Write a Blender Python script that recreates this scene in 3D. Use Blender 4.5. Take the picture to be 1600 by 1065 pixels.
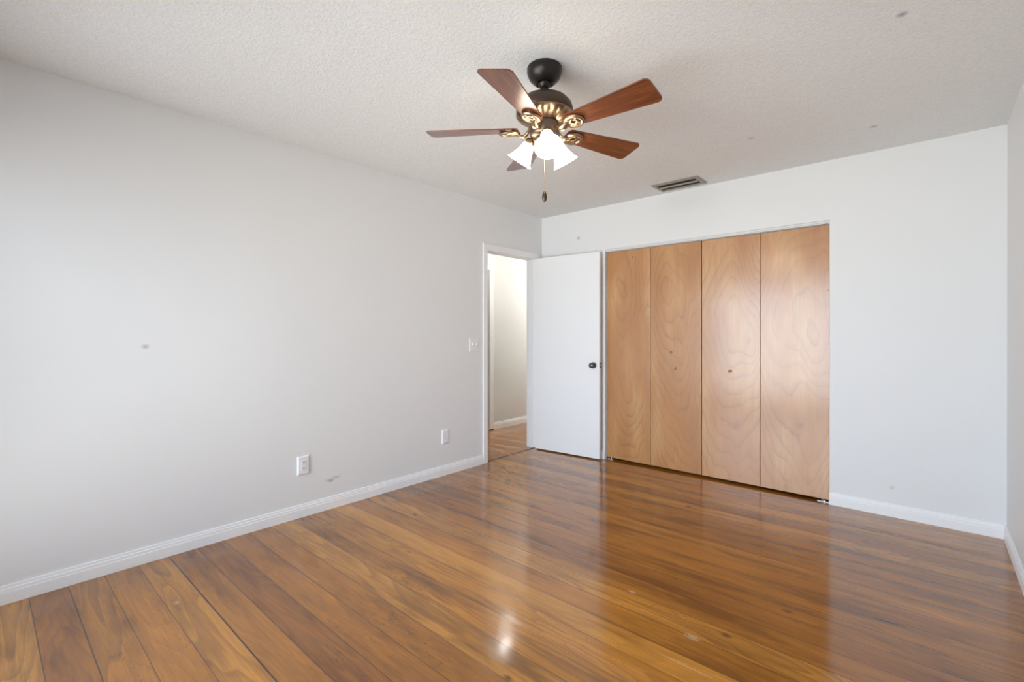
import bpy, bmesh, math, random
from mathutils import Vector, Matrix
PI = math.pi
random.seed(7)
scn = bpy.context.scene
for o in list(bpy.data.objects): bpy.data.objects.remove(o, do_unlink=True)
COL = scn.collection

# ------------------------------------------------------------------ camera
H = 2.44           # ceiling height
W = 3.457          # room width (x), left wall at x=0
D = 4.50           # room depth (y from -D to 0), back wall at y=0
cd = bpy.data.cameras.new('camera'); cam = bpy.data.objects.new('camera', cd); COL.objects.link(cam)
cam.location = (3.1168, -4.0146, 1.215)
cam.rotation_euler = (PI/2 - 0.0015, 0.0003, 0.7232)
cd.sensor_width = 36; cd.lens = 739.66/1600*36
cd.shift_y = -(532.5-521.1)/1600
cd.clip_start = 0.02
scn.camera = cam

# ------------------------------------------------------------------ light
scn.view_settings.view_transform = 'Standard'
scn.view_settings.look = 'None'
scn.view_settings.gamma = 1
scn.view_settings.use_curve_mapping = False
scn.view_settings.exposure = 0.56
world = bpy.data.worlds.new('world'); scn.world = world; world.use_nodes = True
wn = world.node_tree.nodes; bg = wn['Background']
bg.inputs[1].default_value = 5.6
_tc = wn.new('ShaderNodeTexCoord'); _sp = wn.new('ShaderNodeSeparateXYZ'); _rp = wn.new('ShaderNodeValToRGB')
world.node_tree.links.new(_tc.outputs['Generated'], _sp.inputs[0])
_mp = wn.new('ShaderNodeMapRange'); _mp.inputs[1].default_value = -0.10; _mp.inputs[2].default_value = 0.06
world.node_tree.links.new(_sp.outputs[2], _mp.inputs[0]); world.node_tree.links.new(_mp.outputs[0], _rp.inputs[0])
_rp.color_ramp.elements[0].color = (0.96, 1.02, 1.04, 1)      # bright paved ground outside
_rp.color_ramp.elements[1].color = (0.84, 1.00, 1.18, 1)      # hazy bright sky
world.node_tree.links.new(_rp.outputs[0], bg.inputs[0])
WIN = (0.16, 2.95, 0.06, 2.08)                         # x0, x1, z0, z1 of glazed opening in front wall
pl = bpy.data.lights.new('daylight_portal', 'AREA'); pl.shape = 'RECTANGLE'
pl.size = WIN[1]-WIN[0]; pl.size_y = WIN[3]-WIN[2]; pl.cycles.is_portal = True
po = bpy.data.objects.new('daylight_portal', pl); COL.objects.link(po)
po.location = ((WIN[0]+WIN[1])/2, -D-0.14, (WIN[2]+WIN[3])/2); po.rotation_euler = (-PI/2, 0, PI)
FAN_GLOW = 6.5      # radiance of the frosted fan shades
HALL_W = 19       # watts of the added far hall lamp; the near one takes a fraction

# ------------------------------------------------------------------ node helpers
def nm(name):
    m = bpy.data.materials.new(name); m.use_nodes = True
    return m, m.node_tree.nodes, m.node_tree.links, m.node_tree.nodes['Principled BSDF']
def mth(N, L, op, a, b=None, c=None, clamp=False):
    n = N.new('ShaderNodeMath'); n.operation = op; n.use_clamp = clamp
    for i, v in enumerate((a, b, c)):
        if v is None: continue
        if isinstance(v, (int, float)): n.inputs[i].default_value = v
        else: L.new(v, n.inputs[i])
    return n.outputs[0]
def mixc(N, L, fac, a, b, mode='MIX'):
    n = N.new('ShaderNodeMix'); n.data_type = 'RGBA'; n.blend_type = mode
    for i, v in ((0, fac), (6, a), (7, b)):
        if isinstance(v, (int, float)): n.inputs[i].default_value = v
        elif isinstance(v, tuple): n.inputs[i].default_value = v
        else: L.new(v, n.inputs[i])
    return n.outputs[2]
def noise(N, L, vec, scale, detail=2, rough=0.5, dist=0.0, dim='3D'):
    n = N.new('ShaderNodeTexNoise'); n.noise_dimensions = dim
    L.new(vec, n.inputs['Vector']); n.inputs['Scale'].default_value = scale
    n.inputs['Detail'].default_value = detail; n.inputs['Roughness'].default_value = rough
    n.inputs['Distortion'].default_value = dist
    return n.outputs['Fac']
def comb(N, L, x, y, z):
    n = N.new('ShaderNodeCombineXYZ')
    for i, v in enumerate((x, y, z)):
        if isinstance(v, (int, float)): n.inputs[i].default_value = v
        else: L.new(v, n.inputs[i])
    return n.outputs[0]
def ramp(N, L, fac, stops, interp='LINEAR'):
    n = N.new('ShaderNodeValToRGB'); L.new(fac, n.inputs[0]); cr = n.color_ramp; cr.interpolation = interp
    while len(cr.elements) < len(stops): cr.elements.new(0.5)
    for e, (p, c) in zip(cr.elements, stops): e.position = p; e.color = c if len(c) == 4 else (*c, 1)
    return n.outputs[0]
def bump(N, L, h, strength, dist, bs, prev=None):
    n = N.new('ShaderNodeBump'); n.inputs['Strength'].default_value = strength; n.inputs['Distance'].default_value = dist
    L.new(h, n.inputs['Height'])
    if prev is not None: L.new(prev, n.inputs['Normal'])
    if bs is not None: L.new(n.outputs[0], bs.inputs['Normal'])
    return n.outputs[0]
def simple(name, col, rough=0.5, metal=0.0, coat=0.0):
    m, N, L, b = nm(name)
    b.inputs['Base Color'].default_value = (*col, 1); b.inputs['Roughness'].default_value = rough
    b.inputs['Metallic'].default_value = metal; b.inputs['Coat Weight'].default_value = coat
    tc = N.new('ShaderNodeTexCoord')
    f = noise(N, L, tc.outputs['Object'], 60, 3)
    L.new(mth(N, L, 'MULTIPLY_ADD', f, 0.12, rough-0.06, clamp=True), b.inputs['Roughness'])
    return m

# painted wall with optional small stains: list of (x,y,z,radius,darkness)
def paint(name, col, marks=(), rough=0.55, bscale=140, bstr=0.12, bdist=0.002):
    m, N, L, b = nm(name)
    geo = N.new('ShaderNodeNewGeometry'); P = geo.outputs['Position']
    c = mixc(N, L, noise(N, L, P, 1.3, 2), (*[v*0.985 for v in col], 1), (*col, 1))
    for (x, y, z, sx, sy, sz, k) in marks:
        mp = N.new('ShaderNodeMapping'); mp.vector_type = 'POINT'
        mp.inputs['Location'].default_value = (-x/sx, -y/sy, -z/sz); mp.inputs['Scale'].default_value = (1/sx, 1/sy, 1/sz)
        L.new(P, mp.inputs[0])
        ln = N.new('ShaderNodeVectorMath'); ln.operation = 'LENGTH'; L.new(mp.outputs[0], ln.inputs[0])
        f = mth(N, L, 'SUBTRACT', 1.0, ln.outputs['Value'], clamp=True)
        f = mth(N, L, 'MULTIPLY', f, k, clamp=True)
        c = mixc(N, L, f, c, (0.09, 0.09, 0.09, 1))
    L.new(c, b.inputs['Base Color']); b.inputs['Roughness'].default_value = rough
    bump(N, L, noise(N, L, P, bscale, 3, 0.6), bstr, bdist, b)
    return m

WALLC = (0.84, 0.84, 0.835)
m_wall_left = paint('wall_paint_left', WALLC, marks=[
    (0, -3.42, 1.143, .03, .022, .018, .45),
    (0, -2.385, 0.193, .03, .030, .016, .55), (0, -2.345, 0.207, .03, .045, .012, .35), (0, -2.41, 0.199, .03, .03, .011, .22)])
m_wall_back = paint('wall_paint_back', WALLC, marks=[(0.466, 0, 2.168, .026, .03, .022, .55), (2.93, 0, .19, .02, .03, .015, .25)])
m_wall = paint('wall_paint', WALLC)
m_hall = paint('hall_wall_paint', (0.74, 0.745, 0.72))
m_trim = simple('white_trim_paint', (0.93, 0.93, 0.935), 0.38)
m_door = simple('white_door_paint', (0.91, 0.91, 0.915), 0.42)
m_plate = simple('white_plastic', (0.88, 0.88, 0.89), 0.35)
m_black = simple('near_black', (0.02, 0.018, 0.016), 0.6)
m_shadowgap = simple('closet_painted_shade', (0.35, 0.33, 0.30), 0.8)  # dark colour stands in for the shade seen through the closet door gaps
m_knob = simple('dark_aged_nickel', (0.16, 0.155, 0.17), 0.28, 1.0)
m_brassworn = simple('worn_brass', (0.45, 0.38, 0.28), 0.35, 1.0)
m_steel = simple('grey_steel', (0.62, 0.62, 0.62), 0.4, 0.9)
m_alu = simple('painted_track', (0.80, 0.80, 0.79), 0.4)
m_vent = simple('vent_taupe_metal', (0.34, 0.315, 0.275), 0.5, 0.15)
m_ventslat = simple('vent_slat_metal', (0.44, 0.38, 0.31), 0.4, 0.25)
m_ventdark = simple('vent_painted_shade', (0.03, 0.024, 0.018), 0.9)  # shade of the duct put into the colour
m_bronze = simple('dark_bronze', (0.030, 0.024, 0.020), 0.34, 0.6)
m_bronze_brown = simple('brown_bronze', (0.085, 0.060, 0.042), 0.36, 0.75)
m_brass = simple('antique_brass', (0.38, 0.275, 0.185), 0.33, 1.0)
m_switchcap = simple('brushed_bronze_cap', (0.20, 0.150, 0.115), 0.33, 0.9)
m_chain = simple('bead_chain_brass', (0.55, 0.47, 0.38), 0.35, 0.8)

# ceiling: textured plaster
def ceiling_mat():
    m, N, L, b = nm('textured_ceiling')
    P = N.new('ShaderNodeNewGeometry').outputs['Position']
    v = N.new('ShaderNodeTexVoronoi'); v.feature = 'SMOOTH_F1'; v.inputs['Scale'].default_value = 85
    mp = N.new('ShaderNodeVectorMath'); mp.operation = 'ADD'; L.new(P, mp.inputs[0])
    n3 = N.new('ShaderNodeTexNoise'); L.new(P, n3.inputs['Vector']); n3.inputs['Scale'].default_value = 40
    sc = N.new('ShaderNodeVectorMath'); sc.operation = 'SCALE'; L.new(n3.outputs['Color'], sc.inputs[0]); sc.inputs['Scale'].default_value = 0.03
    L.new(sc.outputs[0], mp.inputs[1]); L.new(mp.outputs[0], v.inputs['Vector'])
    nz = noise(N, L, P, 110, 4, 0.65)
    h = mth(N, L, 'ADD', mth(N, L, 'MULTIPLY', v.outputs['Distance'], -0.7), nz)
    c = mixc(N, L, ramp(N, L, nz, [(0.35, (0, 0, 0)), (0.62, (1, 1, 1))]), (0.80, 0.80, 0.79, 1), (0.88, 0.88, 0.87, 1))
    for (x, y, r, k) in [(3.036, -1.653, .024, .45), (2.865, -.484, .028, .3), (2.273, -.783, .028, .2)]:
        s = N.new('ShaderNodeVectorMath'); s.operation = 'DISTANCE'; L.new(P, s.inputs[0]); s.inputs[1].default_value = (x, y, H)
        f = mth(N, L, 'MULTIPLY', mth(N, L, 'SUBTRACT', 1.0, mth(N, L, 'DIVIDE', s.outputs['Value'], r), clamp=True), k*1.6, clamp=True)
        c = mixc(N, L, f, c, (0.10, 0.10, 0.10, 1))
    L.new(c, b.inputs['Base Color']); b.inputs['Roughness'].default_value = 0.85
    bump(N, L, h, 0.42, 0.005, b)
    return m
m_ceiling = ceiling_mat()

# wide plank floor, planks along x
PW = 0.1335; POFF = 3.722 + PW*3
def floor_mat(name, hall=False):
    m, N, L, b = nm(name)
    P = N.new('ShaderNodeNewGeometry').outputs['Position']
    sp = N.new('ShaderNodeSeparateXYZ'); L.new(P, sp.inputs[0]); X, Y, _ = sp.outputs
    v = mth(N, L, 'DIVIDE', mth(N, L, 'ADD', Y, POFF), PW)
    row = mth(N, L, 'FLOOR', v); fv = mth(N, L, 'FRACT', v)
    wn1 = N.new('ShaderNodeTexWhiteNoise'); wn1.noise_dimensions = '1D'; L.new(row, wn1.inputs['W'])
    u = mth(N, L, 'DIVIDE', mth(N, L, 'ADD', X, mth(N, L, 'MULTIPLY', wn1.outputs['Value'], 9.0)), 14.0)
    seg = mth(N, L, 'FLOOR', u); fu = mth(N, L, 'FRACT', u)
    wid = N.new('ShaderNodeTexWhiteNoise'); wid.noise_dimensions = '2D'; L.new(comb(N, L, row, seg, 0), wid.inputs['Vector'])
    rnd = wid.outputs['Value']; rsp = N.new('ShaderNodeSeparateColor'); L.new(wid.outputs['Color'], rsp.inputs[0])
    base = ramp(N, L, rnd, [(0.0, (0.300, 0.102, 0.015)), (0.25, (0.370, 0.132, 0.016)), (0.50, (0.420, 0.156, 0.018)),
                            (0.78, (0.470, 0.182, 0.022)), (1.0, (0.540, 0.226, 0.034))])
    off = mth(N, L, 'MULTIPLY', rnd, 37.0); off2 = mth(N, L, 'MULTIPLY', rsp.outputs[0], 23.0)
    # flat-sawn figure: contour lines of a smooth stretched field
    gv = comb(N, L, mth(N, L, 'MULTIPLY_ADD', X, 0.8, off), mth(N, L, 'MULTIPLY_ADD', Y, 7.0, off2), off)
    g = noise(N, L, gv, 1.0, 1.5, 0.45, 0.25)
    rings = mth(N, L, 'FRACT', mth(N, L, 'MULTIPLY', g, 13.0))
    ringm = ramp(N, L, rings, [(0.0, (0.0,)*3), (0.55, (0.45,)*3), (0.88, (1.0,)*3), (1.0, (0.0,)*3)])
    # fine fibres
    fb = noise(N, L, comb(N, L, mth(N, L, 'MULTIPLY_ADD', X, 5.0, off), mth(N, L, 'MULTIPLY', Y, 160.0), off2), 1.0, 3, 0.6)
    # blotchy dark patina stretched along the boards, keeps inside each board
    bl = noise(N, L, comb(N, L, mth(N, L, 'MULTIPLY_ADD', X, 0.75, off2), mth(N, L, 'MULTIPLY_ADD', Y, 4.5, off), 0), 1.6, 4, 0.62)
    blm = ramp(N, L, bl, [(0.34, (0.50, 0.46, 0.43)), (0.49, (0.96, 0.97, 0.98)), (0.68, (1.25, 1.25, 1.2))])
    c = mixc(N, L, 1.0, base, blm, 'MULTIPLY')
    rk = mth(N, L, 'MULTIPLY', ringm, mth(N, L, 'MULTIPLY_ADD', rsp.outputs[1], 0.36, 0.14))
    c = mixc(N, L, rk, c, (0.105, 0.040, 0.012, 1))
    c = mixc(N, L, mth(N, L, 'MULTIPLY', ramp(N, L, fb, [(0.40, (1,)*3), (0.60, (0,)*3)]), 0.22), c, (0.12, 0.045, 0.014, 1))
    # curly mottled specks
    sp2 = noise(N, L, comb(N, L, mth(N, L, 'MULTIPLY_ADD', X, 26.0, off), mth(N, L, 'MULTIPLY_ADD', Y, 55.0, off2), 0), 1.0, 4, 0.65, 1.0)
    area = ramp(N, L, noise(N, L, comb(N, L, mth(N, L, 'MULTIPLY', X, 1.0), mth(N, L, 'MULTIPLY', Y, 5.0), off), 1.3, 2), [(0.50, (0,)*3), (0.66, (1,)*3)])
    spm = mth(N, L, 'MULTIPLY', ramp(N, L, sp2, [(0.56, (0,)*3), (0.68, (1,)*3)]), mth(N, L, 'MULTIPLY', area, 0.55))
    c = mixc(N, L, spm, c, (0.085, 0.030, 0.010, 1))
    # knots
    kv = N.new('ShaderNodeTexVoronoi'); kv.inputs['Scale'].default_value = 1.0; kv.feature = 'F1'
    L.new(comb(N, L, mth(N, L, 'MULTIPLY', X, 1.9), mth(N, L, 'MULTIPLY', Y, 3.2), 0.3), kv.inputs['Vector'])
    kd = mth(N, L, 'ADD', kv.outputs['Distance'], mth(N, L, 'MULTIPLY', mth(N, L, 'SUBTRACT', noise(N, L, P, 40, 3), 0.5), 0.04))
    km = ramp(N, L, kd, [(0.015, (1,)*3), (0.055, (0,)*3)])
    c = mixc(N, L, mth(N, L, 'MULTIPLY', km, 0.75), c, (0.04, 0.016, 0.008, 1))
    # seams
    edge = mth(N, L, 'MINIMUM', fv, mth(N, L, 'SUBTRACT', 1.0, fv))
    em = mth(N, L, 'LESS_THAN', edge, mth(N, L, 'MULTIPLY_ADD', wn1.outputs['Value'], 0.012, 0.006))
    eu = mth(N, L, 'MINIMUM', fu, mth(N, L, 'SUBTRACT', 1.0, fu)); emu = mth(N, L, 'LESS_THAN', eu, 0.0002)
    # two open dark joints
    def joint(y0, w): return mth(N, L, 'LESS_THAN', mth(N, L, 'ABSOLUTE', mth(N, L, 'SUBTRACT', Y, y0)), w)
    seam = mth(N, L, 'MAXIMUM', em, emu)
    c = mixc(N, L, mth(N, L, 'MULTIPLY', seam, 0.72), c, (0.045, 0.018, 0.008, 1))
    jj = joint(-POFF + PW*6, 0.0026)
    c = mixc(N, L, mth(N, L, 'MULTIPLY', jj, 0.9), c, (0.012, 0.007, 0.004, 1))
    # pale scuffs / bare spots
    for (x, y, sx, sy) in SCUFFS:
        mp = N.new('ShaderNodeMapping'); L.new(P, mp.inputs[0])
        mp.inputs['Location'].default_value = (-x/sx, -y/sy, 0); mp.inputs['Scale'].default_value = (1/sx, 1/sy, 1)
        ln = N.new('ShaderNodeVectorMath'); ln.operation = 'LENGTH'; L.new(mp.outputs[0], ln.inputs[0])
        f = mth(N, L, 'MULTIPLY', mth(N, L, 'SUBTRACT', 1.0, ln.outputs['Value'], clamp=True), 2.2)
        f = mth(N, L, 'MULTIPLY', f, ramp(N, L, noise(N, L, P, 130, 3, 0.7), [(0.44, (0,)*3), (0.54, (1,)*3)]), clamp=True)
        c = mixc(N, L, mth(N, L, 'MULTIPLY', f, 0.60), c, (0.58, 0.45, 0.32, 1))
    mp = N.new('ShaderNodeMapping'); L.new(P, mp.inputs[0])       # short dark split in one board
    mp.inputs['Location'].default_value = (-CRACK[0]/.075, -CRACK[1]/.010, 0); mp.inputs['Scale'].default_value = (1/.075, 1/.010, 1)
    ln = N.new('ShaderNodeVectorMath'); ln.operation = 'LENGTH'; L.new(mp.outputs[0], ln.inputs[0])
    c = mixc(N, L, mth(N, L, 'MULTIPLY', mth(N, L, 'SUBTRACT', 1.0, ln.outputs['Value'], clamp=True), 1.6, clamp=True), c, (0.02, 0.010, 0.006, 1))
    L.new(c, b.inputs['Base Color'])
    b.inputs['IOR'].default_value = 1.45; b.inputs['Coat Weight'].default_value = 0.5; b.inputs['Coat Roughness'].default_value = 0.09; b.inputs['Coat IOR'].default_value = 1.5
    rgh = mth(N, L, 'MULTIPLY_ADD', noise(N, L, P, 3.0, 4, 0.6), 0.12, 0.09)
    L.new(rgh, b.inputs['Roughness'])
    # slightly cupped boards + grain relief
    cup = mth(N, L, 'POWER', mth(N, L, 'ABSOLUTE', mth(N, L, 'SUBTRACT', mth(N, L, 'MULTIPLY', fv, 2.0), 1.0)), 3.0)
    n1 = bump(N, L, mth(N, L, 'MULTIPLY', cup, -1.0), 0.5, 0.0009, None)
    n2 = bump(N, L, noise(N, L, comb(N, L, mth(N, L, 'MULTIPLY', X, 2.2), mth(N, L, 'MULTIPLY', Y, 9.0), 0), 1.0, 2), 0.5, 0.0035, None, n1)
    n3 = bump(N, L, mth(N, L, 'ADD', fb, mth(N, L, 'MULTIPLY', ringm, -0.7)), 0.12, 0.0005, None, n2)
    bump(N, L, mth(N, L, 'SUBTRACT', 1.0, seam), 0.5, 0.001, b, n3)
    return m
SCUFFS = [(2.068, -1.975, .022, .014), (2.405, -2.121, .040, .022), (2.45, -2.300, .13, .006), (0.571, -3.418, .022, .014)]
CRACK = (2.99, -1.477)
m_floor = floor_mat('pine_plank_floor')

# rotary-cut plywood for the closet doors (seed shifts the figure from panel to panel)
def ply_mat(seed, knot=None, fig=(0.22, 1.0, 14.0, 1.0)):
    m, N, L, b = nm('birch_plywood')
    tc = N.new('ShaderNodeTexCoord'); sp = N.new('ShaderNodeSeparateXYZ'); L.new(tc.outputs['Object'], sp.inputs[0]); X, _, Z = sp.outputs
    xc, zc, ax_, kz = fig
    nz = noise(N, L, comb(N, L, mth(N, L, 'MULTIPLY_ADD', X, 2.6, seed*3.1), seed*7.7, mth(N, L, 'MULTIPLY_ADD', Z, 1.1, seed*5.3)), 1.0, 1.5, 0.35, 0.4)
    nw = noise(N, L, comb(N, L, mth(N, L, 'MULTIPLY_ADD', X, 7.0, seed*1.3), seed*2.2, mth(N, L, 'MULTIPLY_ADD', Z, 4.0, seed*2.9)), 1.0, 2.0, 0.5, 0.6)
    xx = mth(N, L, 'ADD', mth(N, L, 'SUBTRACT', X, xc), mth(N, L, 'MULTIPLY', mth(N, L, 'SUBTRACT', nz, 0.5), 0.45))
    zz_ = mth(N, L, 'SUBTRACT', Z, zc)
    zz_ = mth(N, L, 'SQRT', mth(N, L, 'ADD', mth(N, L, 'MULTIPLY', zz_, zz_), 0.004))
    q = mth(N, L, 'ADD', mth(N, L, 'MULTIPLY', zz_, kz), mth(N, L, 'MULTIPLY', mth(N, L, 'MULTIPLY', xx, xx), ax_))
    q = mth(N, L, 'ADD', q, mth(N, L, 'ADD', mth(N, L, 'MULTIPLY', nz, 1.5), mth(N, L, 'MULTIPLY', nw, 0.22)))
    k = mth(N, L, 'MULTIPLY', q, 5.2); fr = mth(N, L, 'FRACT', k)
    line = ramp(N, L, fr, [(0.0, (0.30,)*3), (0.10, (0.05,)*3), (0.55, (0.08,)*3), (0.86, (0.38,)*3), (0.95, (1.0,)*3), (1.0, (0.30,)*3)])
    lk = ramp(N, L, noise(N, L, comb(N, L, mth(N, L, 'MULTIPLY', X, 2.0), seed*2.0, mth(N, L, 'MULTIPLY', Z, 1.2)), 1.6, 2), [(0.35, (0.25,)*3), (0.65, (1.0,)*3)])
    base = ramp(N, L, noise(N, L, comb(N, L, mth(N, L, 'MULTIPLY', X, 2.6), seed, mth(N, L, 'MULTIPLY', Z, 0.7)), 1.5, 3, 0.55),
                [(0.30, (0.46, 0.180, 0.040)), (0.50, (0.55, 0.245, 0.065)), (0.68, (0.66, 0.360, 0.135))])
    fib = noise(N, L, comb(N, L, mth(N, L, 'MULTIPLY', X, 95.0), seed, mth(N, L, 'MULTIPLY', Z, 3.2)), 1.0, 3, 0.6)
    c = mixc(N, L, mth(N, L, 'MULTIPLY', mth(N, L, 'MULTIPLY', line, lk), 0.58), base, (0.26, 0.095, 0.028, 1))
    c = mixc(N, L, mth(N, L, 'MULTIPLY', ramp(N, L, fib, [(0.40, (1,)*3), (0.64, (0,)*3)]), 0.20), c, (0.34, 0.15, 0.055, 1))
    if knot:
        for (kx, kz, r, kk) in knot:
            s = N.new('ShaderNodeVectorMath'); s.operation = 'DISTANCE'; L.new(comb(N, L, X, 0, Z), s.inputs[0]); s.inputs[1].default_value = (kx, 0, kz)
            f = mth(N, L, 'MULTIPLY', mth(N, L, 'SUBTRACT', 1.0, mth(N, L, 'DIVIDE', s.outputs['Value'], r), clamp=True), kk, clamp=True)
            c = mixc(N, L, f, c, (0.10, 0.045, 0.02, 1))
    L.new(c, b.inputs['Base Color'])
    L.new(mth(N, L, 'MULTIPLY_ADD', fib, 0.10, 0.40), b.inputs['Roughness'])
    b.inputs['IOR'].default_value = 1.6; b.inputs['Coat Weight'].default_value = 1.0; b.inputs['Coat Roughness'].default_value = 0.20; b.inputs['Coat IOR'].default_value = 1.6
    n1 = bump(N, L, noise(N, L, comb(N, L, mth(N, L, 'MULTIPLY', X, 3.0), seed, mth(N, L, 'MULTIPLY', Z, 2.0)), 1.0, 1), 0.4, 0.006, None)
    bump(N, L, fib, 0.15, 0.0006, b, n1)
    return m
# cherry fan blades
def blade_mat():
    m, N, L, b = nm('cherry_blade_wood')
    tc = N.new('ShaderNodeTexCoord'); sp = N.new('ShaderNodeSeparateXYZ'); L.new(tc.outputs['Object'], sp.inputs[0]); X, Y, Z = sp.outputs
    f = noise(N, L, comb(N, L, mth(N, L, 'MULTIPLY', X, 5.0), mth(N, L, 'MULTIPLY', Y, 75.0), 0), 1.0, 4, 0.6)
    L.new(ramp(N, L, f, [(0.30, (0.095, 0.024, 0.009)), (0.55, (0.19, 0.052, 0.017)), (0.75, (0.26, 0.080, 0.027))]), b.inputs['Base Color'])
    b.inputs['Roughness'].default_value = 0.30; b.inputs['Coat Weight'].default_value = 0.6; b.inputs['Coat Roughness'].default_value = 0.25
    return m
m_blade = blade_mat()
# shade + bulbs
def glow(name, col, strength, facing=True):
    m, N, L, b = nm(name)
    b.inputs['Base Color'].default_value = (0.9, 0.88, 0.84, 1); b.inputs['Roughness'].default_value = 0.3
    b.inputs['Emission Color'].default_value = (*col, 1); b.inputs['Emission Strength'].default_value = strength
    return m
m_shade = glow('frosted_glass_shade', (1.0, 0.88, 0.70), FAN_GLOW)
m_bulb = glow('lit_bulb', (1.0, 0.92, 0.80), 9)
m_halllamp = glow('hall_lamp_glass', (1.0, 0.95, 0.88), 33)
def glass_mat():
    m, N, L, b = nm('window_glass'); N.remove(b)
    t = N.new('ShaderNodeBsdfTransparent'); g = N.new('ShaderNodeBsdfGlossy'); g.inputs['Roughness'].default_value = 0.0
    fr = N.new('ShaderNodeFresnel'); fr.inputs[0].default_value = 1.45
    mx = N.new('ShaderNodeMixShader'); L.new(fr.outputs[0], mx.inputs[0]); L.new(t.outputs[0], mx.inputs[1]); L.new(g.outputs[0], mx.inputs[2])
    L.new(mx.outputs[0], N['Material Output'].inputs[0])
    return m
m_glass = glass_mat()

# ------------------------------------------------------------------ mesh helpers
def add_box(bm, x0, x1, y0, y1, z0, z1, bev=0.0, M=None):
    r = bmesh.ops.create_cube(bm, size=1.0); vs = r['verts']
    for v in vs: v.co = Vector((x0+(v.co.x+.5)*(x1-x0), y0+(v.co.y+.5)*(y1-y0), z0+(v.co.z+.5)*(z1-z0)))
    if bev > 0:
        es = list({e for v in vs for e in v.link_edges})
        rb = bmesh.ops.bevel(bm, geom=es, offset=bev, segments=2, profile=0.6, affect='EDGES')
        vs = list({v for f in rb['faces'] for v in f.verts} | {v for v in vs if v.is_valid})
    if M is not None: bmesh.ops.transform(bm, matrix=M, verts=[v for v in vs if v.is_valid])
    return vs
def box(x0, x1, y0, y1, z0, z1, bev=0.0):
    bm = bmesh.new(); add_box(bm, x0, x1, y0, y1, z0, z1, bev); return bm
def add_lathe(bm, prof, n=40, M=None):
    rows = []
    for r, z in prof:
        if r < 1e-6: rows.append([bm.verts.new((0, 0, z))])
        else: rows.append([bm.verts.new((r*math.cos(2*PI*i/n), r*math.sin(2*PI*i/n), z)) for i in range(n)])
    for a, b_ in zip(rows, rows[1:]):
        for i in range(n):
            j = (i+1) % n
            if len(a) == 1 and len(b_) == 1: continue
            if len(a) == 1: bm.faces.new((a[0], b_[i], b_[j]))
            elif len(b_) == 1: bm.faces.new((a[i], b_[0], a[j]))
            else: bm.faces.new((a[i], b_[i], b_[j], a[j]))
    if M is not None: bmesh.ops.transform(bm, matrix=M, verts=[v for r in rows for v in r])
    bmesh.ops.recalc_face_normals(bm, faces=bm.faces[:])
def lathe(prof, n=40, M=None):
    bm = bmesh.new(); add_lathe(bm, prof, n, M); return bm
def add_tube(bm, pts, rad, n=10, flat=1.0, closed=False, side=None):
    pts = [Vector(p) for p in pts]; k = len(pts); rows = []
    rads = rad if isinstance(rad, (list, tuple)) else [rad]*k
    for i, p in enumerate(pts):
        a = pts[(i-1) % k] if (closed or i > 0) else p; c = pts[(i+1) % k] if (closed or i < k-1) else p
        t = (c-a).normalized(); up = Vector((0, 0, 1)) if side is None else Vector(side)
        if abs(t.dot(up)) > 0.98: up = Vector((1, 0, 0))
        s = t.cross(up).normalized(); u = s.cross(t).normalized()
        rows.append([bm.verts.new(p + s*rads[i]*math.cos(2*PI*j/n) + u*rads[i]*flat*math.sin(2*PI*j/n)) for j in range(n)])
    rng = range(k) if closed else range(k-1)
    for i in rng:
        A, B = rows[i], rows[(i+1) % k]
        for j in range(n): bm.faces.new((A[j], A[(j+1) % n], B[(j+1) % n], B[j]))
    if not closed: bm.faces.new(rows[0][::-1]); bm.faces.new(rows[-1])
    bmesh.ops.recalc_face_normals(bm, faces=bm.faces[:])
def add_prism(bm, outline, z0, z1, M=None):      # outline: list of (x,y)
    a = [bm.verts.new((x, y, z0)) for x, y in outline]; b_ = [bm.verts.new((x, y, z1)) for x, y in outline]
    n = len(a); bm.faces.new(a[::-1]); bm.faces.new(b_)
    for i in range(n): bm.faces.new((a[i], a[(i+1) % n], b_[(i+1) % n], b_[i]))
    if M is not None: bmesh.ops.transform(bm, matrix=M, verts=a+b_)
    bmesh.ops.recalc_face_normals(bm, faces=bm.faces[:])
def obj(name, bm, mat, parent=None, smooth=False, loc=None, rot=None):
    me = bpy.data.meshes.new(name); bm.to_mesh(me); bm.free(); me.materials.append(mat)
    if smooth:
        for p in me.polygons: p.use_smooth = True
        try: me.set_sharp_from_angle(angle=math.radians(40))
        except Exception: pass
    o = bpy.data.objects.new(name, me); COL.objects.link(o)
    if parent is not None: o.parent = parent
    if loc is not None: o.location = loc
    if rot is not None: o.rotation_euler = rot
    return o
def tag(o, label, cat, group=None, kind=None):
    o['label'] = label; o['category'] = cat
    if group: o['group'] = group
    if kind: o['kind'] = kind
    return o
def empty(name, loc, label, cat, rotz=0, group=None, kind=None):
    o = bpy.data.objects.new(name, None); COL.objects.link(o); o.location = loc; o.rotation_euler = (0, 0, rotz)
    o.empty_display_size = 0.1
    return tag(o, label, cat, group, kind)
def struct(name, bm, mat, label, cat, smooth=False):
    return tag(obj(name, bm, mat, None, smooth), label, cat, kind='structure')

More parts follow.
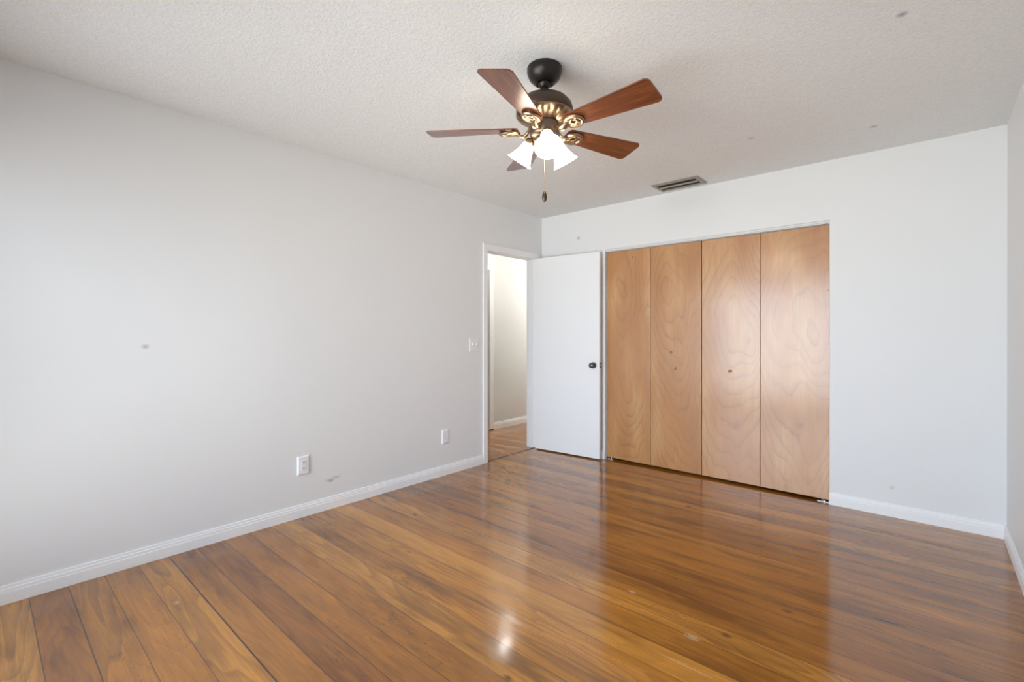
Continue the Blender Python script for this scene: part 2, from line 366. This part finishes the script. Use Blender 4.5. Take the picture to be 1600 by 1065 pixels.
# ------------------------------------------------------------------ room shell
HX = -1.015                 # far wall of the hall
DY0, DY1, DZ = -0.843, -0.100, 1.992      # bedroom doorway clear opening in left wall
CX0, CX1, CZ = 0.768, 2.582, 2.017        # closet opening in back wall
T = 0.115
bm = box(HX-0.1, W+0.1, -D-0.12, 2.6, -0.08, 0.0)
struct('floor', bm, m_floor, 'glossy orange brown wide plank wooden floor', 'floor')
struct('ceiling', box(HX-0.1, W+0.1, -D-0.12, 2.6, H, H+0.1), m_ceiling, 'white textured plaster ceiling', 'ceiling')
bm = bmesh.new()
add_box(bm, -T, 0, -D, DY0-0.018, 0, H); add_box(bm, -T, 0, DY0-0.018, DY1+0.018, DZ+0.018, H); add_box(bm, -T, 0, DY1+0.018, 2.6, 0, H)
struct('wall_left', bm, m_wall_left, 'long white wall on the left with a doorway at its far end', 'wall')
bm = bmesh.new()
add_box(bm, 0, CX0, 0, T, 0, H); add_box(bm, CX0, CX1, 0, T, CZ, H); add_box(bm, CX1, W, 0, T, 0, H)
struct('wall_back', bm, m_wall_back, 'white wall with the wide closet opening', 'wall')
struct('wall_right', box(W, W+T, -D, 0.75, 0, H), m_wall, 'narrow strip of white wall at the right edge', 'wall')
bm = bmesh.new()
add_box(bm, -T, WIN[0], -D-0.12, -D, 0, H); add_box(bm, WIN[1], W+T, -D-0.12, -D, 0, H)
add_box(bm, WIN[0], WIN[1], -D-0.12, -D, WIN[3], H); add_box(bm, WIN[0], WIN[1], -D-0.12, -D, 0, WIN[2])
struct('wall_front', bm, m_wall, 'white wall behind the camera with the glazed opening', 'wall')
# closet enclosure
bm = bmesh.new()
add_box(bm, 0.0, W, 0.70, 0.75, 0, H); add_box(bm, 0.30, 0.34, T, 0.70, 0, H); add_box(bm, 2.95, 2.99, T, 0.70, 0, H)
struct('wall_closet', bm, m_shadowgap, 'closet wall behind the wooden doors, coloured dark to stand for shade', 'wall')
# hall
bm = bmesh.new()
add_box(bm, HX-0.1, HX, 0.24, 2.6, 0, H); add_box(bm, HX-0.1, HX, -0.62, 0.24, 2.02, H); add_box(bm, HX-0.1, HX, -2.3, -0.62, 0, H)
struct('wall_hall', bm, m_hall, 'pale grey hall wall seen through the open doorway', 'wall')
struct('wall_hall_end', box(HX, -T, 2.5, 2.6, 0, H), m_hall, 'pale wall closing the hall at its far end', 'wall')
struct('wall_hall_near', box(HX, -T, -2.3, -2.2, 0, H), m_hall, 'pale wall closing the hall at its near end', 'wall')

# baseboards with a stepped, eased top profile
def baseboard(name, p0, p1, nrm, label, h=0.083, t=0.013):
    p0 = Vector((*p0, 0)); p1 = Vector((*p1, 0)); n = Vector((*nrm, 0))
    prof = [(0, 0), (t, 0), (t, h*0.62), (t*0.86, h*0.655), (t*0.82, h*0.80), (t*0.62, h*0.84), (t*0.55, h*0.96), (t*0.4, h), (0, h)]
    bm = bmesh.new(); A = [bm.verts.new(p0+n*a+Vector((0, 0, z))) for a, z in prof]; B = [bm.verts.new(p1+n*a+Vector((0, 0, z))) for a, z in prof]
    for i in range(len(prof)):
        j = (i+1) % len(prof); bm.faces.new((A[i], A[j], B[j], B[i]))
    bm.faces.new(A[::-1]); bm.faces.new(B); bmesh.ops.recalc_face_normals(bm, faces=bm.faces[:])
    return struct(name, bm, m_trim, label, 'baseboard')
baseboard('baseboard_left', (0.0005, -D), (0.0005, DY0-0.062), (1, 0), 'long white baseboard along the foot of the left wall')
baseboard('baseboard_back', (CX1, -0.0005), (W, -0.0005), (0, -1), 'short white baseboard right of the closet')
baseboard('baseboard_right', (W-0.0005, -D), (W-0.0005, -0.013), (-1, 0), 'white baseboard on the right wall')
baseboard('baseboard_front', (WIN[1]+.06, -D+0.0005), (W-0.013, -D+0.0005), (0, 1), 'white baseboard beside the glazed opening')
baseboard('baseboard_corner', (0.02, -0.0005), (CX0-0.002, -0.0005), (0, -1), 'white baseboard behind the open white door')
baseboard('baseboard_hall', (HX+0.0005, 0.302), (HX+0.0005, 2.5), (1, 0), 'white baseboard on the hall wall seen through the doorway')

# ------------------------------------------------------------------ doorway trim
cw = 0.060; ct = 0.014
t1 = empty('trim_1', (0, (DY0+DY1)/2, 0), 'white casing and jamb around the open bedroom doorway', 'door frame', kind='structure')
yo = (DY0+DY1)/2
def rel(bm, dy=yo): bmesh.ops.translate(bm, verts=bm.verts[:], vec=(0, -dy, 0)); return bm
obj('side_casing', rel(box(0, ct, DY0-cw+0.006, DY0+0.001, 0, DZ+cw, 0.003)), m_trim, t1)
obj('side_casing', rel(box(0, ct, DY1-0.001, DY1+cw-0.006, 0, DZ+cw, 0.003)), m_trim, t1)
obj('head_casing', rel(box(0, ct, DY0+0.0015, DY1-0.0015, DZ-0.002, DZ+cw, 0.003)), m_trim, t1)
obj('hall_casing', rel(box(-T-ct, -T, DY0-cw, DY0, 0, DZ+cw, 0.003)), m_trim, t1)
obj('hall_casing', rel(box(-T-ct, -T, DY1, DY1+cw, 0, DZ+cw, 0.003)), m_trim, t1)
obj('hall_casing', rel(box(-T-ct, -T, DY0+.001, DY1-.001, DZ, DZ+cw, 0.003)), m_trim, t1)
obj('jamb', rel(box(-T, 0, DY0-0.018, DY0, 0, DZ)), m_trim, t1)
obj('jamb', rel(box(-T, 0, DY1, DY1+0.018, 0, DZ)), m_trim, t1)
obj('head_jamb', rel(box(-T, 0, DY0-0.018, DY1+0.018, DZ, DZ+0.018)), m_trim, t1)
obj('door_stop', rel(box(-0.075, -0.042, DY0, DY0+0.011, 0, DZ)), m_trim, t1)
obj('door_stop', rel(box(-0.075, -0.042, DY1-0.011, DY1, 0, DZ)), m_trim, t1)
sp_ = obj('strike_plate', rel(box(-0.033, -0.003, DY0, DY0+0.003, 0.888, 0.946, 0.001)), m_knob, t1); sp_['label'] = 'dark metal strike plate'
struct('trim_2', box(-0.030, -0.012, DY0, DY1, 0.0, 0.0025), m_black, 'thin dark threshold seam across the bedroom doorway', 'threshold')
# casing of the next door across the hall
t3 = empty('trim_3', (HX, -0.2, 0), 'white door casing on the far hall wall', 'door frame', kind='structure')
obj('side_casing', rel(box(0, 0.016, 0.235, 0.300, 0.012, 2.07, 0.003), -0.2), m_trim, t3).location.x = 0
obj('side_casing', rel(box(0, 0.016, -0.68, -0.615, 0.012, 2.07, 0.003), -0.2), m_trim, t3)
obj('head_casing', rel(box(0, 0.016, -0.6145, 0.2345, 2.005, 2.07, 0.003), -0.2), m_trim, t3)
struct('casing_foot_shadow', box(HX+0.0005, HX+0.016, 0.235, 0.300, 0, 0.0115), m_black, 'black strip standing for the shadow at the foot of the casing across the hall', 'threshold')  # black strip stands in for the shadow under the casing
d4 = empty('door_4', (HX-0.06, -0.19, 0), 'white closed door across the hall', 'door', kind='structure')
obj('door_slab', box(-0.0175, 0.0175, -0.425, 0.425, 0.01, 2.0), m_door, d4)
# closet opening corner bead and header track
struct('trim_5', box(CX0-0.022, CX0+0.001, -0.004, 0.001, 0.0, CZ+0.001, 0.0015), m_trim, 'thin white edge trim on the left side of the closet opening', 'trim')
tr = empty('closet_track', (0, 0, 0), 'white metal bifold track across the top of the closet opening', 'door track')
bm = bmesh.new(); add_box(bm, CX0+.001, CX1-.001, 0.018, 0.022, CZ-0.020, CZ-0.0005); add_box(bm, CX0+.001, CX1-.001, 0.062, 0.066, CZ-0.020, CZ-0.0005)
add_box(bm, CX0+.001, CX1-.001, 0.022, 0.062, CZ-0.004, CZ-0.0005)
obj('rail', bm, m_alu, tr)
obj('front_lip', box(CX0+.002, CX1-.002, 0.006, 0.017, CZ-0.013, CZ-0.0005, 0.002), m_alu, tr)
bm = lathe([(0, 0), (.006, 0), (.006, .022), (.0, .022)], 12, Matrix.Translation((CX1-0.045, 0.045, CZ-0.034))); obj('pivot_pin', bm, m_steel, tr)
bm = lathe([(0, 0), (.006, 0), (.006, .022), (.0, .022)], 12, Matrix.Translation((CX0+0.045, 0.045, CZ-0.034))); obj('pivot_pin', bm, m_steel, tr)

# ------------------------------------------------------------------ bedroom door (open)
DW, DH, DT = 0.733, 1.978, 0.035
hinge = Vector((0.024, DY1-0.008, 0)); ang = math.radians(4.6)
d1 = empty('door_1', hinge, 'plain white flush bedroom door standing open with a dark round knob', 'door', rotz=ang, kind='structure')
obj('door_slab', box(0.0, DW, -DT, 0, 0.012, 0.012+DH, 0.0015), m_door, d1)
def knobset(parent, x, z, y, sgn):
    M = Matrix.Translation((x, y, z)) @ Matrix.Rotation(PI/2*sgn, 4, 'X')
    k = obj('knob', lathe([(0, .060), (.012, .0605), (.022, .057), (.0265, .050), (.0270, .043), (.024, .036), (.015, .030), (.0105, .025), (.0105, .008), (0, .008)], 32, M), m_knob, parent, True)
    r = obj('knob_rose', lathe([(0, 0), (.031, 0), (.0315, .004), (.028, .008), (.012, .0105), (0, .0105)], 32, M), m_knob, k, True)
    return k
knobset(d1, DW-0.062, 0.905, -DT, 1)['label'] = 'dark round knob'
bmk = bmesh.new(); add_box(bmk, DW, DW+0.0015, -DT/2-0.0125, -DT/2+0.0125, 0.878, 0.935); lp = obj('latch_plate', bmk, m_knob, d1); lp['label'] = 'dark metal latch plate'
obj('latch_bolt', box(DW+0.0015, DW+0.011, -DT/2-0.006, -DT/2+0.006, 0.898, 0.915, 0.002), m_brassworn, lp)
for z in (0.19, 1.02, 1.80):
    bm = lathe([(0, 0), (.0055, 0), (.0055, .088), (.003, .092), (0, .092)], 12, Matrix.Translation((-0.004, 0.006, z)))
    obj('hinge', bm, m_trim, d1, True)

# ------------------------------------------------------------------ closet bifold doors
pw = (CX1-CX0-0.016)/4
PY = 0.030; PT = 0.028; PZ0, PZ1 = 0.018, 1.990
xs = [CX0+0.004, CX0+0.004+pw, CX0+0.011+2*pw, CX0+0.011+3*pw]
FIGS = [(0.20, 1.66, 16.0, 1.3), (0.22, 1.60, 13.0, 1.5), (0.24, 1.35, 11.0, 1.1), (0.20, 1.25, 12.0, 1.2)]
knots = {1: [(0.19, 1.045, .018, 1.3)], 0: [(0.27, 1.92, .012, 1.0)], 2: [(0.43, 1.60, .010, .8)], 3: [(0.44, 1.52, .010, .9)]}
for di, (a, b_) in enumerate(((0, 1), (2, 3))):
    dd = empty('door_%d' % (di+2), (xs[a], PY, 0), ('left' if di == 0 else 'right') + ' pair of varnished plywood bifold closet doors with one small knob', 'closet door', kind='structure')
    for pi_, k in enumerate((a, b_)):
        x0 = xs[k]-xs[a]; wdt = pw - (0.0030 if pi_ == 0 else 0.0)
        p = obj('door_panel', box(0, wdt, 0, PT, PZ0, PZ1, 0.0020), ply_mat(1.7+k*2.37, knots.get(k), FIGS[k]), dd, loc=(x0, 0, 0))
        if k in (1, 2):
            kx = {1: 1.444-xs[1], 2: 1.902-xs[2]}[k]
            M = Matrix.Translation((kx, 0, 0.905)) @ Matrix.Rotation(PI/2, 4, 'X')
            kb = obj('knob', lathe([(0, .024), (.007, .0235), (.0115, .020), (.0125, .015), (.010, .010), (.006, .006), (.0075, 0.0005), (0, .0005)], 24, M), ply_mat(9.1), p, True)
            kb['label'] = 'small round wooden knob'
# floor pivot brackets
for i, (x, s) in enumerate(((CX0+0.002, 1), (CX1-0.002, -1))):
    e = empty('door_pivot_bracket', (x, 0.045, 0), 'small metal pivot bracket on the floor at the %s foot of the closet doors' % ('left' if s > 0 else 'right'), 'bracket')
    x0, x1 = sorted((0.001*s, 0.075*s))
    obj('base_plate', box(x0, x1, -0.028, 0.010, 0, 0.004, .001), m_steel, e)
    x0, x1 = sorted((0.001*s, 0.004*s))
    obj('wall_flange', box(x0, x1, -0.026, 0.010, 0.004, 0.016), m_steel, e)
    obj('pivot_pin', lathe([(0, 0.004), (.006, .004), (.006, .0175), (0, .0175)], 12, Matrix.Translation((0.045*s, -0.001, 0))), m_steel, e)
    obj('adjusting_screw', lathe([(0, 0.004), (.009, .004), (.009, .011), (.004, .013), (0, .013)], 6, Matrix.Translation((0.030*s, -0.020, 0))), m_steel, e)

# ------------------------------------------------------------------ glazed opening behind the camera
w1 = empty('window_1', ((WIN[0]+WIN[1])/2, -D-0.06, WIN[2]), 'wide white framed sliding window behind the camera', 'window', kind='structure')
wx = (WIN[1]-WIN[0])/2; wh = WIN[3]-WIN[2]
bm = bmesh.new()
for (x0, x1, z0, z1) in ((-wx, -wx+.04, 0, wh), (wx-.04, wx, 0, wh), (-wx, wx, 0, .04), (-wx, wx, wh-.04, wh)): add_box(bm, x0, x1, -.05, .05, z0, z1)
obj('window_frame', bm, m_trim, w1)
for (xa, xb, yy) in ((-wx+.04, .025, -.02), (-.025, wx-.04, .015)):
    bm = bmesh.new()
    for (x0, x1, z0, z1) in ((xa, xa+.045, .04, wh-.04), (xb-.045, xb, .04, wh-.04), (xa, xb, .04, .09), (xa, xb, wh-.09, wh-.04)): add_box(bm, x0, x1, yy-.012, yy+.012, z0, z1)
    s = obj('sash', bm, m_trim, w1)
    obj('pane', box(xa+.045, xb-.045, yy-.002, yy+.002, .09, wh-.09), m_glass, s)

# ------------------------------------------------------------------ wall plates
def plate(bm, w, h, t=0.006, M=None):      # plate in local y(width) z(height), sticking out +x
    prof = [(0, 0), (0.45, 0), (1.0, 0.012)]
    a = [(-w/2, -h/2), (w/2, -h/2), (w/2, h/2), (-w/2, h/2)]
    r0 = [bm.verts.new((0, y, z)) for y, z in a]; r1 = [bm.verts.new((t*.45, y, z)) for y, z in a]
    r2 = [bm.verts.new((t, y-math.copysign(.007, y), z-math.copysign(.007, z))) for y, z in a]
    for A, B in ((r0, r1), (r1, r2)):
        for i in range(4): bm.faces.new((A[i], A[(i+1) % 4], B[(i+1) % 4], B[i]))
    bm.faces.new(r2); bm.faces.new(r0[::-1]); bmesh.ops.recalc_face_normals(bm, faces=bm.faces[:])
sw = empty('light_switch', (0.0, -1.008, 1.105), 'white double light switch plate beside the doorway casing', 'light switch')
bm = bmesh.new(); plate(bm, 0.117, 0.118, .007); obj('cover_plate', bm, m_plate, sw)
for y in (-0.023, 0.023):
    bm = bmesh.new(); add_box(bm, 0.0, 0.0175, -0.0048, 0.0048, -0.0085, 0.0085, 0.0015, Matrix.Translation((0.005, y, 0.004)) @ Matrix.Rotation(-0.45, 4, 'Y'))
    t_ = obj('toggle', bm, m_plate, sw)
    for z in (-0.030, 0.030): obj('screw', lathe([(0, 0), (.003, 0), (.0025, .0012), (0, .0015)], 12, Matrix.Translation((.0068, y, z)) @ Matrix.Rotation(PI/2, 4, 'Y')), m_plate, sw)
ou = empty('wall_outlet', (0.0, -2.578, 0.339), 'white duplex power outlet low on the left wall above the baseboard', 'outlet')
bm = bmesh.new(); plate(bm, 0.080, 0.124, .010); obj('cover_plate', bm, m_plate, ou)
obj('receptacle', box(0.0095, 0.0125, -0.017, 0.017, -0.034, 0.034, 0.0012), m_plate, ou)
rec = ou.children[-1] if ou.children else None
rec = [o for o in bpy.data.objects if o.name.startswith('receptacle')][0]
for z in (-0.019, 0.019):
    for y, w_, h_ in ((-0.0065, .0012, .0045), (0.0065, .0012, .0038)):
        obj('slot', box(0.0124, 0.0128, y-w_, y+w_, z+.003-h_, z+.003+h_), m_black, rec)
    obj('slot', lathe([(0, 0), (.0024, 0), (.0024, .0004), (0, .0004)], 12, Matrix.Translation((.0124, 0, z-.0085)) @ Matrix.Rotation(PI/2, 4, 'Y')), m_black, rec)
bp = empty('blank_wall_plate', (0.0, -1.352, 0.328), 'small plain white blank wall plate low on the wall near the doorway', 'wall plate')
bm = bmesh.new(); plate(bm, 0.074, 0.118, .009); obj('cover_plate', bm, m_plate, bp)
for z in (-0.042, 0.042): obj('screw', lathe([(0, 0), (.003, 0), (.0025, .0012), (0, .0015)], 12, Matrix.Translation((.0088, 0, z)) @ Matrix.Rotation(PI/2, 4, 'Y')), m_plate, bp)

# ------------------------------------------------------------------ ceiling vent
vx0, vx1, vy0, vy1 = 1.376, 1.760, -0.300, -0.075
vc = Vector(((vx0+vx1)/2, (vy0+vy1)/2, H)); hw, hh = (vx1-vx0)/2, (vy1-vy0)/2
ve = empty('ceiling_vent', vc, 'rectangular taupe metal air vent in the ceiling above the closet', 'air vent')
bm = bmesh.new(); iw, ih = hw-.032, hh-.034
o_ = [(-hw, -hh), (hw, -hh), (hw, hh), (-hw, hh)]; i_ = [(-iw, -ih), (iw, -ih), (iw, ih), (-iw, ih)]
r0 = [bm.verts.new((x, y, -.0005)) for x, y in o_]; r1 = [bm.verts.new((x, y, -.004)) for x, y in o_]
r2 = [bm.verts.new((x*.965, y*.94, -.010)) for x, y in o_]; r3 = [bm.verts.new((x, y, -.010)) for x, y in i_]; r4 = [bm.verts.new((x, y, -.0005)) for x, y in i_]
for A, B in ((r0, r1), (r1, r2), (r2, r3), (r3, r4), (r4, r0)):
    for i in range(4): bm.faces.new((A[i], A[(i+1) % 4], B[(i+1) % 4], B[i]))
bmesh.ops.recalc_face_normals(bm, faces=bm.faces[:])
obj('vent_frame', bm, m_vent, ve)
obj('duct_shade_plate', box(-iw+.0005, iw-.0005, -ih+.0005, ih-.0005, -.0022, -.0008), m_ventdark, ve)  # flat dark plate under the ceiling in place of the shaded duct
def slat(y0, tilt, w_):
    bm = bmesh.new(); k = 7; rows = []
    for i in range(k):
        s = (i/(k-1)-.5)*w_; zz = -.0075 - 0.006*math.cos(s/w_*PI)
        rows.append([bm.verts.new((x, s*math.cos(tilt), zz - s*math.sin(tilt)*0.0 + dz)) for x in (-iw+.002, iw-.002) for dz in (0, .0012)])
    for A, B in zip(rows, rows[1:]):
        bm.faces.new((A[0], A[2], B[2], B[0])); bm.faces.new((A[1], B[1], B[3], A[3])); bm.faces.new((A[0], B[0], B[1], A[1])); bm.faces.new((A[2], A[3], B[3], B[2]))
    bm.faces.new([rows[0][i] for i in (0, 1, 3, 2)]); bm.faces.new([rows[-1][i] for i in (0, 2, 3, 1)])
    bmesh.ops.recalc_face_normals(bm, faces=bm.faces[:])
    s_ = obj('louver', bm, m_ventslat, ve, True, loc=(0, y0, 0)); return s_
slat(0.0, 0, 0.036)

# ------------------------------------------------------------------ ceiling fan
FX, FY = 1.780, -2.273
fan = empty('ceiling_fan', (FX, FY, H), 'bronze and brass ceiling fan with five cherry blades and three lit frosted shades', 'ceiling fan')
Z = lambda z: z - H
c_ = obj('canopy', lathe([(0, 0), (.078, 0), (.081, -.006), (.079, -.014), (.081, -.019), (.078, -.032), (.069, -.053), (.052, -.070), (.042, -.076), (.040, -.074), (.034, -.070), (0, -.070)], 48), m_bronze, fan, True)
obj('hanger_ball', lathe([(0, -.064), (.022, -.066), (.030, -.075), (.027, -.088), (.018, -.096), (0, -.096)], 32), m_bronze, c_, True)
obj('down_rod', lathe([(0, -.09), (.0125, -.09), (.0125, -.126), (.022, -.130), (.024, -.145), (0, -.145)], 24), m_bronze, fan, True)
zt = 2.308
mh = obj('motor_housing', lathe([(0, Z(zt+.004)), (.030, Z(zt+.003)), (.075, Z(zt-.004)), (.105, Z(zt-.020)), (.125, Z(zt-.042)), (.131, Z(zt-.062)), (.131, Z(zt-.080)), (.127, Z(zt-.085)), (0, Z(zt-.085))], 56), m_bronze_brown, fan, True)
# ribbed brass underside
bm = bmesh.new(); n = 72
prof = [(.129, zt-.084), (.132, zt-.090), (.128, zt-.097), (.112, zt-.108), (.090, zt-.120), (.074, zt-.126), (.066, zt-.128)]
rows = []
for pi_, (r, z) in enumerate(prof):
    rib = 1.0 if 2 <= pi_ <= 4 else 0.0
    rows.append([bm.verts.new(((r - rib*.003*(i % 4 == 0))*math.cos(2*PI*i/n), (r - rib*.003*(i % 4 == 0))*math.sin(2*PI*i/n), Z(z + rib*.004*(i % 4 == 0)))) for i in range(n)])
for A, B in zip(rows, rows[1:]):
    for i in range(n): bm.faces.new((A[i], A[(i+1) % n], B[(i+1) % n], B[i]))
bm.faces.new(rows[0]); bm.faces.new(rows[-1]); bmesh.ops.recalc_face_normals(bm, faces=bm.faces[:])
ub = obj('vented_underside', bm, m_brass, fan, True); ub['label'] = 'ribbed antique brass underside'
obj('switch_housing', lathe([(0, Z(2.182)), (.064, Z(2.182)), (.069, Z(2.177)), (.070, Z(2.163)), (.068, Z(2.160)), (.068, Z(2.130)), (.063, Z(2.120)), (.050, Z(2.112)), (0, Z(2.110))], 48), m_switchcap, fan, True)
lk = obj('light_fitter', lathe([(0, Z(2.112)), (.044, Z(2.112)), (.050, Z(2.100)), (.046, Z(2.086)), (.030, Z(2.072)), (.012, Z(2.062)), (.008, Z(2.052)), (0, Z(2.050))], 36), m_brass, fan, True)
# blades
ph0 = -1.2626; ZB = 2.156; pitch = 0.22
def blade_outline(r0=0.122, R=0.545, w0=0.044, w1=0.0727, rc=0.024):
    pts = []
    def arc(cx, cy, r, a0, a1, k=6):
        for i in range(k+1):
            a = a0+(a1-a0)*i/k; pts.append((cx+r*math.cos(a), cy+r*math.sin(a)))
    arc(r0+.02, -w0+.02, .02, -PI, -PI/2); arc(R-rc, -w1+rc, rc, -PI/2, 0); arc(R-rc, w1-rc, rc, 0, PI/2); arc(r0+.02, w0-.02, .02, PI/2, PI)
    return pts
def blade_bm():
    bm = bmesh.new(); add_prism(bm, blade_outline(), -.003, .003)
    return bm
def bracket_bm():
    bm = bmesh.new()
    # S-shaped arm from the hub out to the blade, two prongs
    zz = -0.013
    arm = []
    for i in range(13):
        t = i/12; arm.append((.060+.072*t, 0, .016 - .030*math.sin(t*PI) - .028*t))
    add_tube(bm, arm, [0.017-.005*abs(.5-i/12) for i in range(13)], 12, 0.5)
    ring = [(.163+.043*math.cos(a), .035*math.sin(a), zz) for a in [2*PI*i/32 for i in range(32)]]
    add_tube(bm, ring, .0085, 8, 0.9, closed=True)
    for a in (PI/4, 3*PI/4, 5*PI/4, 7*PI/4):
        add_tube(bm, [(.163+.013*math.cos(a), .011*math.sin(a), zz), (.163+.040*math.cos(a), .032*math.sin(a), zz)], .0055, 8, 0.8)
    dm = [(.163+.021*math.cos(a), .019*math.sin(a), zz) for a in (0, PI/2, PI, 3*PI/2)]
    for i in range(4): add_tube(bm, [dm[i], dm[(i+1) % 4]], .0055, 8, 0.8)
    for yy in (-.024, .024): add_box(bm, .150, .176, yy-.008, yy+.008, -.012, -.0031)
    return bm
m_bracketback = m_brass
proto_b = None; proto_k = None
for k in range(5):
    a = ph0 + k*2*PI/5
    # pitch: +tangential side low
    if proto_b is None:
        proto_b = obj('blade', blade_bm(), m_blade, fan); proto_k = obj('blade_bracket', bracket_bm(), m_brass, fan, True); bl, bk = proto_b, proto_k
    else:
        bl = proto_b.copy(); COL.objects.link(bl); bl.parent = fan
        bk = proto_k.copy(); COL.objects.link(bk); bk.parent = fan
    for o in (bl, bk):
        o.location = (0, 0, Z(ZB)); o.rotation_mode = 'XYZ'
        o.rotation_euler = (-pitch, 0, a)
# shades, pointing at the camera and +-120 deg
camaz = math.atan2(-4.0146-FY, 3.1168-FX)
def shade_prof():
    out = [(.020, .0), (.026, .004), (.029, .012), (.031, .024), (.036, .042), (.043, .060), (.050, .076), (.058, .090), (.063, .096)]
    inn = [(r-.003, z) for r, z in out[::-1]]
    return out + inn
sp0 = None
for k in range(3):
    a = camaz + math.radians(8) + k*2*PI/3
    d = Vector((math.cos(a), math.sin(a), 0)); tilt = math.radians(55)     # axis below horizontal outward
    ax = (d*math.cos(tilt) + Vector((0, 0, -1))*math.sin(tilt)).normalized()
    base = Vector((0, 0, Z(2.110))) + d*0.069
    q = Vector((0, 0, 1)).rotation_difference(ax)
    bm = bmesh.new()
    add_tube(bm, [d*.030+Vector((0, 0, Z(2.106))), d*.046+Vector((0, 0, Z(2.114))), d*.060+Vector((0, 0, Z(2.117))), base + ax*0.002], [.012, .011, .012, .015], 12)
    add_lathe(bm, [(0, -.012), (.016, -.012), (.024, -.004), (.0275, .006), (.0275, .012), (.019, .013), (0, .013)], 24, Matrix.Translation(base) @ q.to_matrix().to_4x4())
    obj('light_arm', bm, m_brass, fan, True)
    if sp0 is None:
        s = obj('lamp_shade', lathe(shade_prof(), 40), m_shade, fan, True)
        b_ = obj('bulb', lathe([(0, .012), (.012, .012), (.013, .030), (.022, .050), (.024, .062), (.018, .076), (.008, .083), (0, .084)], 24), m_bulb, s, True)
        sp0, b0 = s, b_; s['label'] = 'white frosted glass bell shade, lit'
    else:
        s = sp0.copy(); COL.objects.link(s); s.parent = fan
        b_ = b0.copy(); COL.objects.link(b_); b_.parent = s
    s.location = base + ax*0.008; s.rotation_mode = 'QUATERNION'; s.rotation_quaternion = q
# pull chain with fob
bm = bmesh.new(); z = 2.036; cx, cy = 0.0, 0.0
pch = [(cx, cy, Z(2.053)), (cx, cy, Z(1.870))]
add_tube(bm, pch, .0009, 6)
zz = 2.048
while zz > 1.872:
    add_lathe(bm, [(0, .0017), (.0014, .0008), (.0014, -.0008), (0, -.0017)], 6, Matrix.Translation((cx, cy, Z(zz)))); zz -= .0052
pc = obj('pull_chain', bm, m_chain, fan, True)
fb_ = obj('pull_fob', lathe([(0, Z(1.872)), (.004, Z(1.871)), (.006, Z(1.866)), (.0095, Z(1.858)), (.0115, Z(1.844)), (.0105, Z(1.832)), (.006, Z(1.823)), (0, Z(1.821))], 20), m_bronze_brown, pc, True)
fb_['label'] = 'dark oval pull fob'

# ------------------------------------------------------------------ hall lamps: the near one, and an added unseen one brightening the hall
for hi, (hx, hy, hlab) in enumerate(((-0.53, 0.04, 'small lit round ceiling light in the hall just outside the doorway'), (-0.56, 1.95, 'added unseen ceiling light farther along the hall that brightens it'))):
 hl = empty('ceiling_light', (hx, hy, H), hlab, 'ceiling light')
 obj('mounting_plate', lathe([(0, 0), (.080, 0), (.080, -.018), (0, -.018)], 40), m_steel, hl, True)
 obj('glass_dome', lathe([(0, -.018), (.074, -.018), (.078, -.030), (.068, -.058), (.036, -.076), (0, -.083)], 40), m_halllamp, hl, True)
 ld = bpy.data.lights.new('hall_bulb_light', 'POINT'); ld.energy = HALL_W*(0.04, 1)[hi]; ld.color = (1.0, .97, .92); ld.shadow_soft_size = 0.08
 lo = bpy.data.objects.new('hall_bulb_light', ld); COL.objects.link(lo); lo.location = (hx, hy, 2.10)
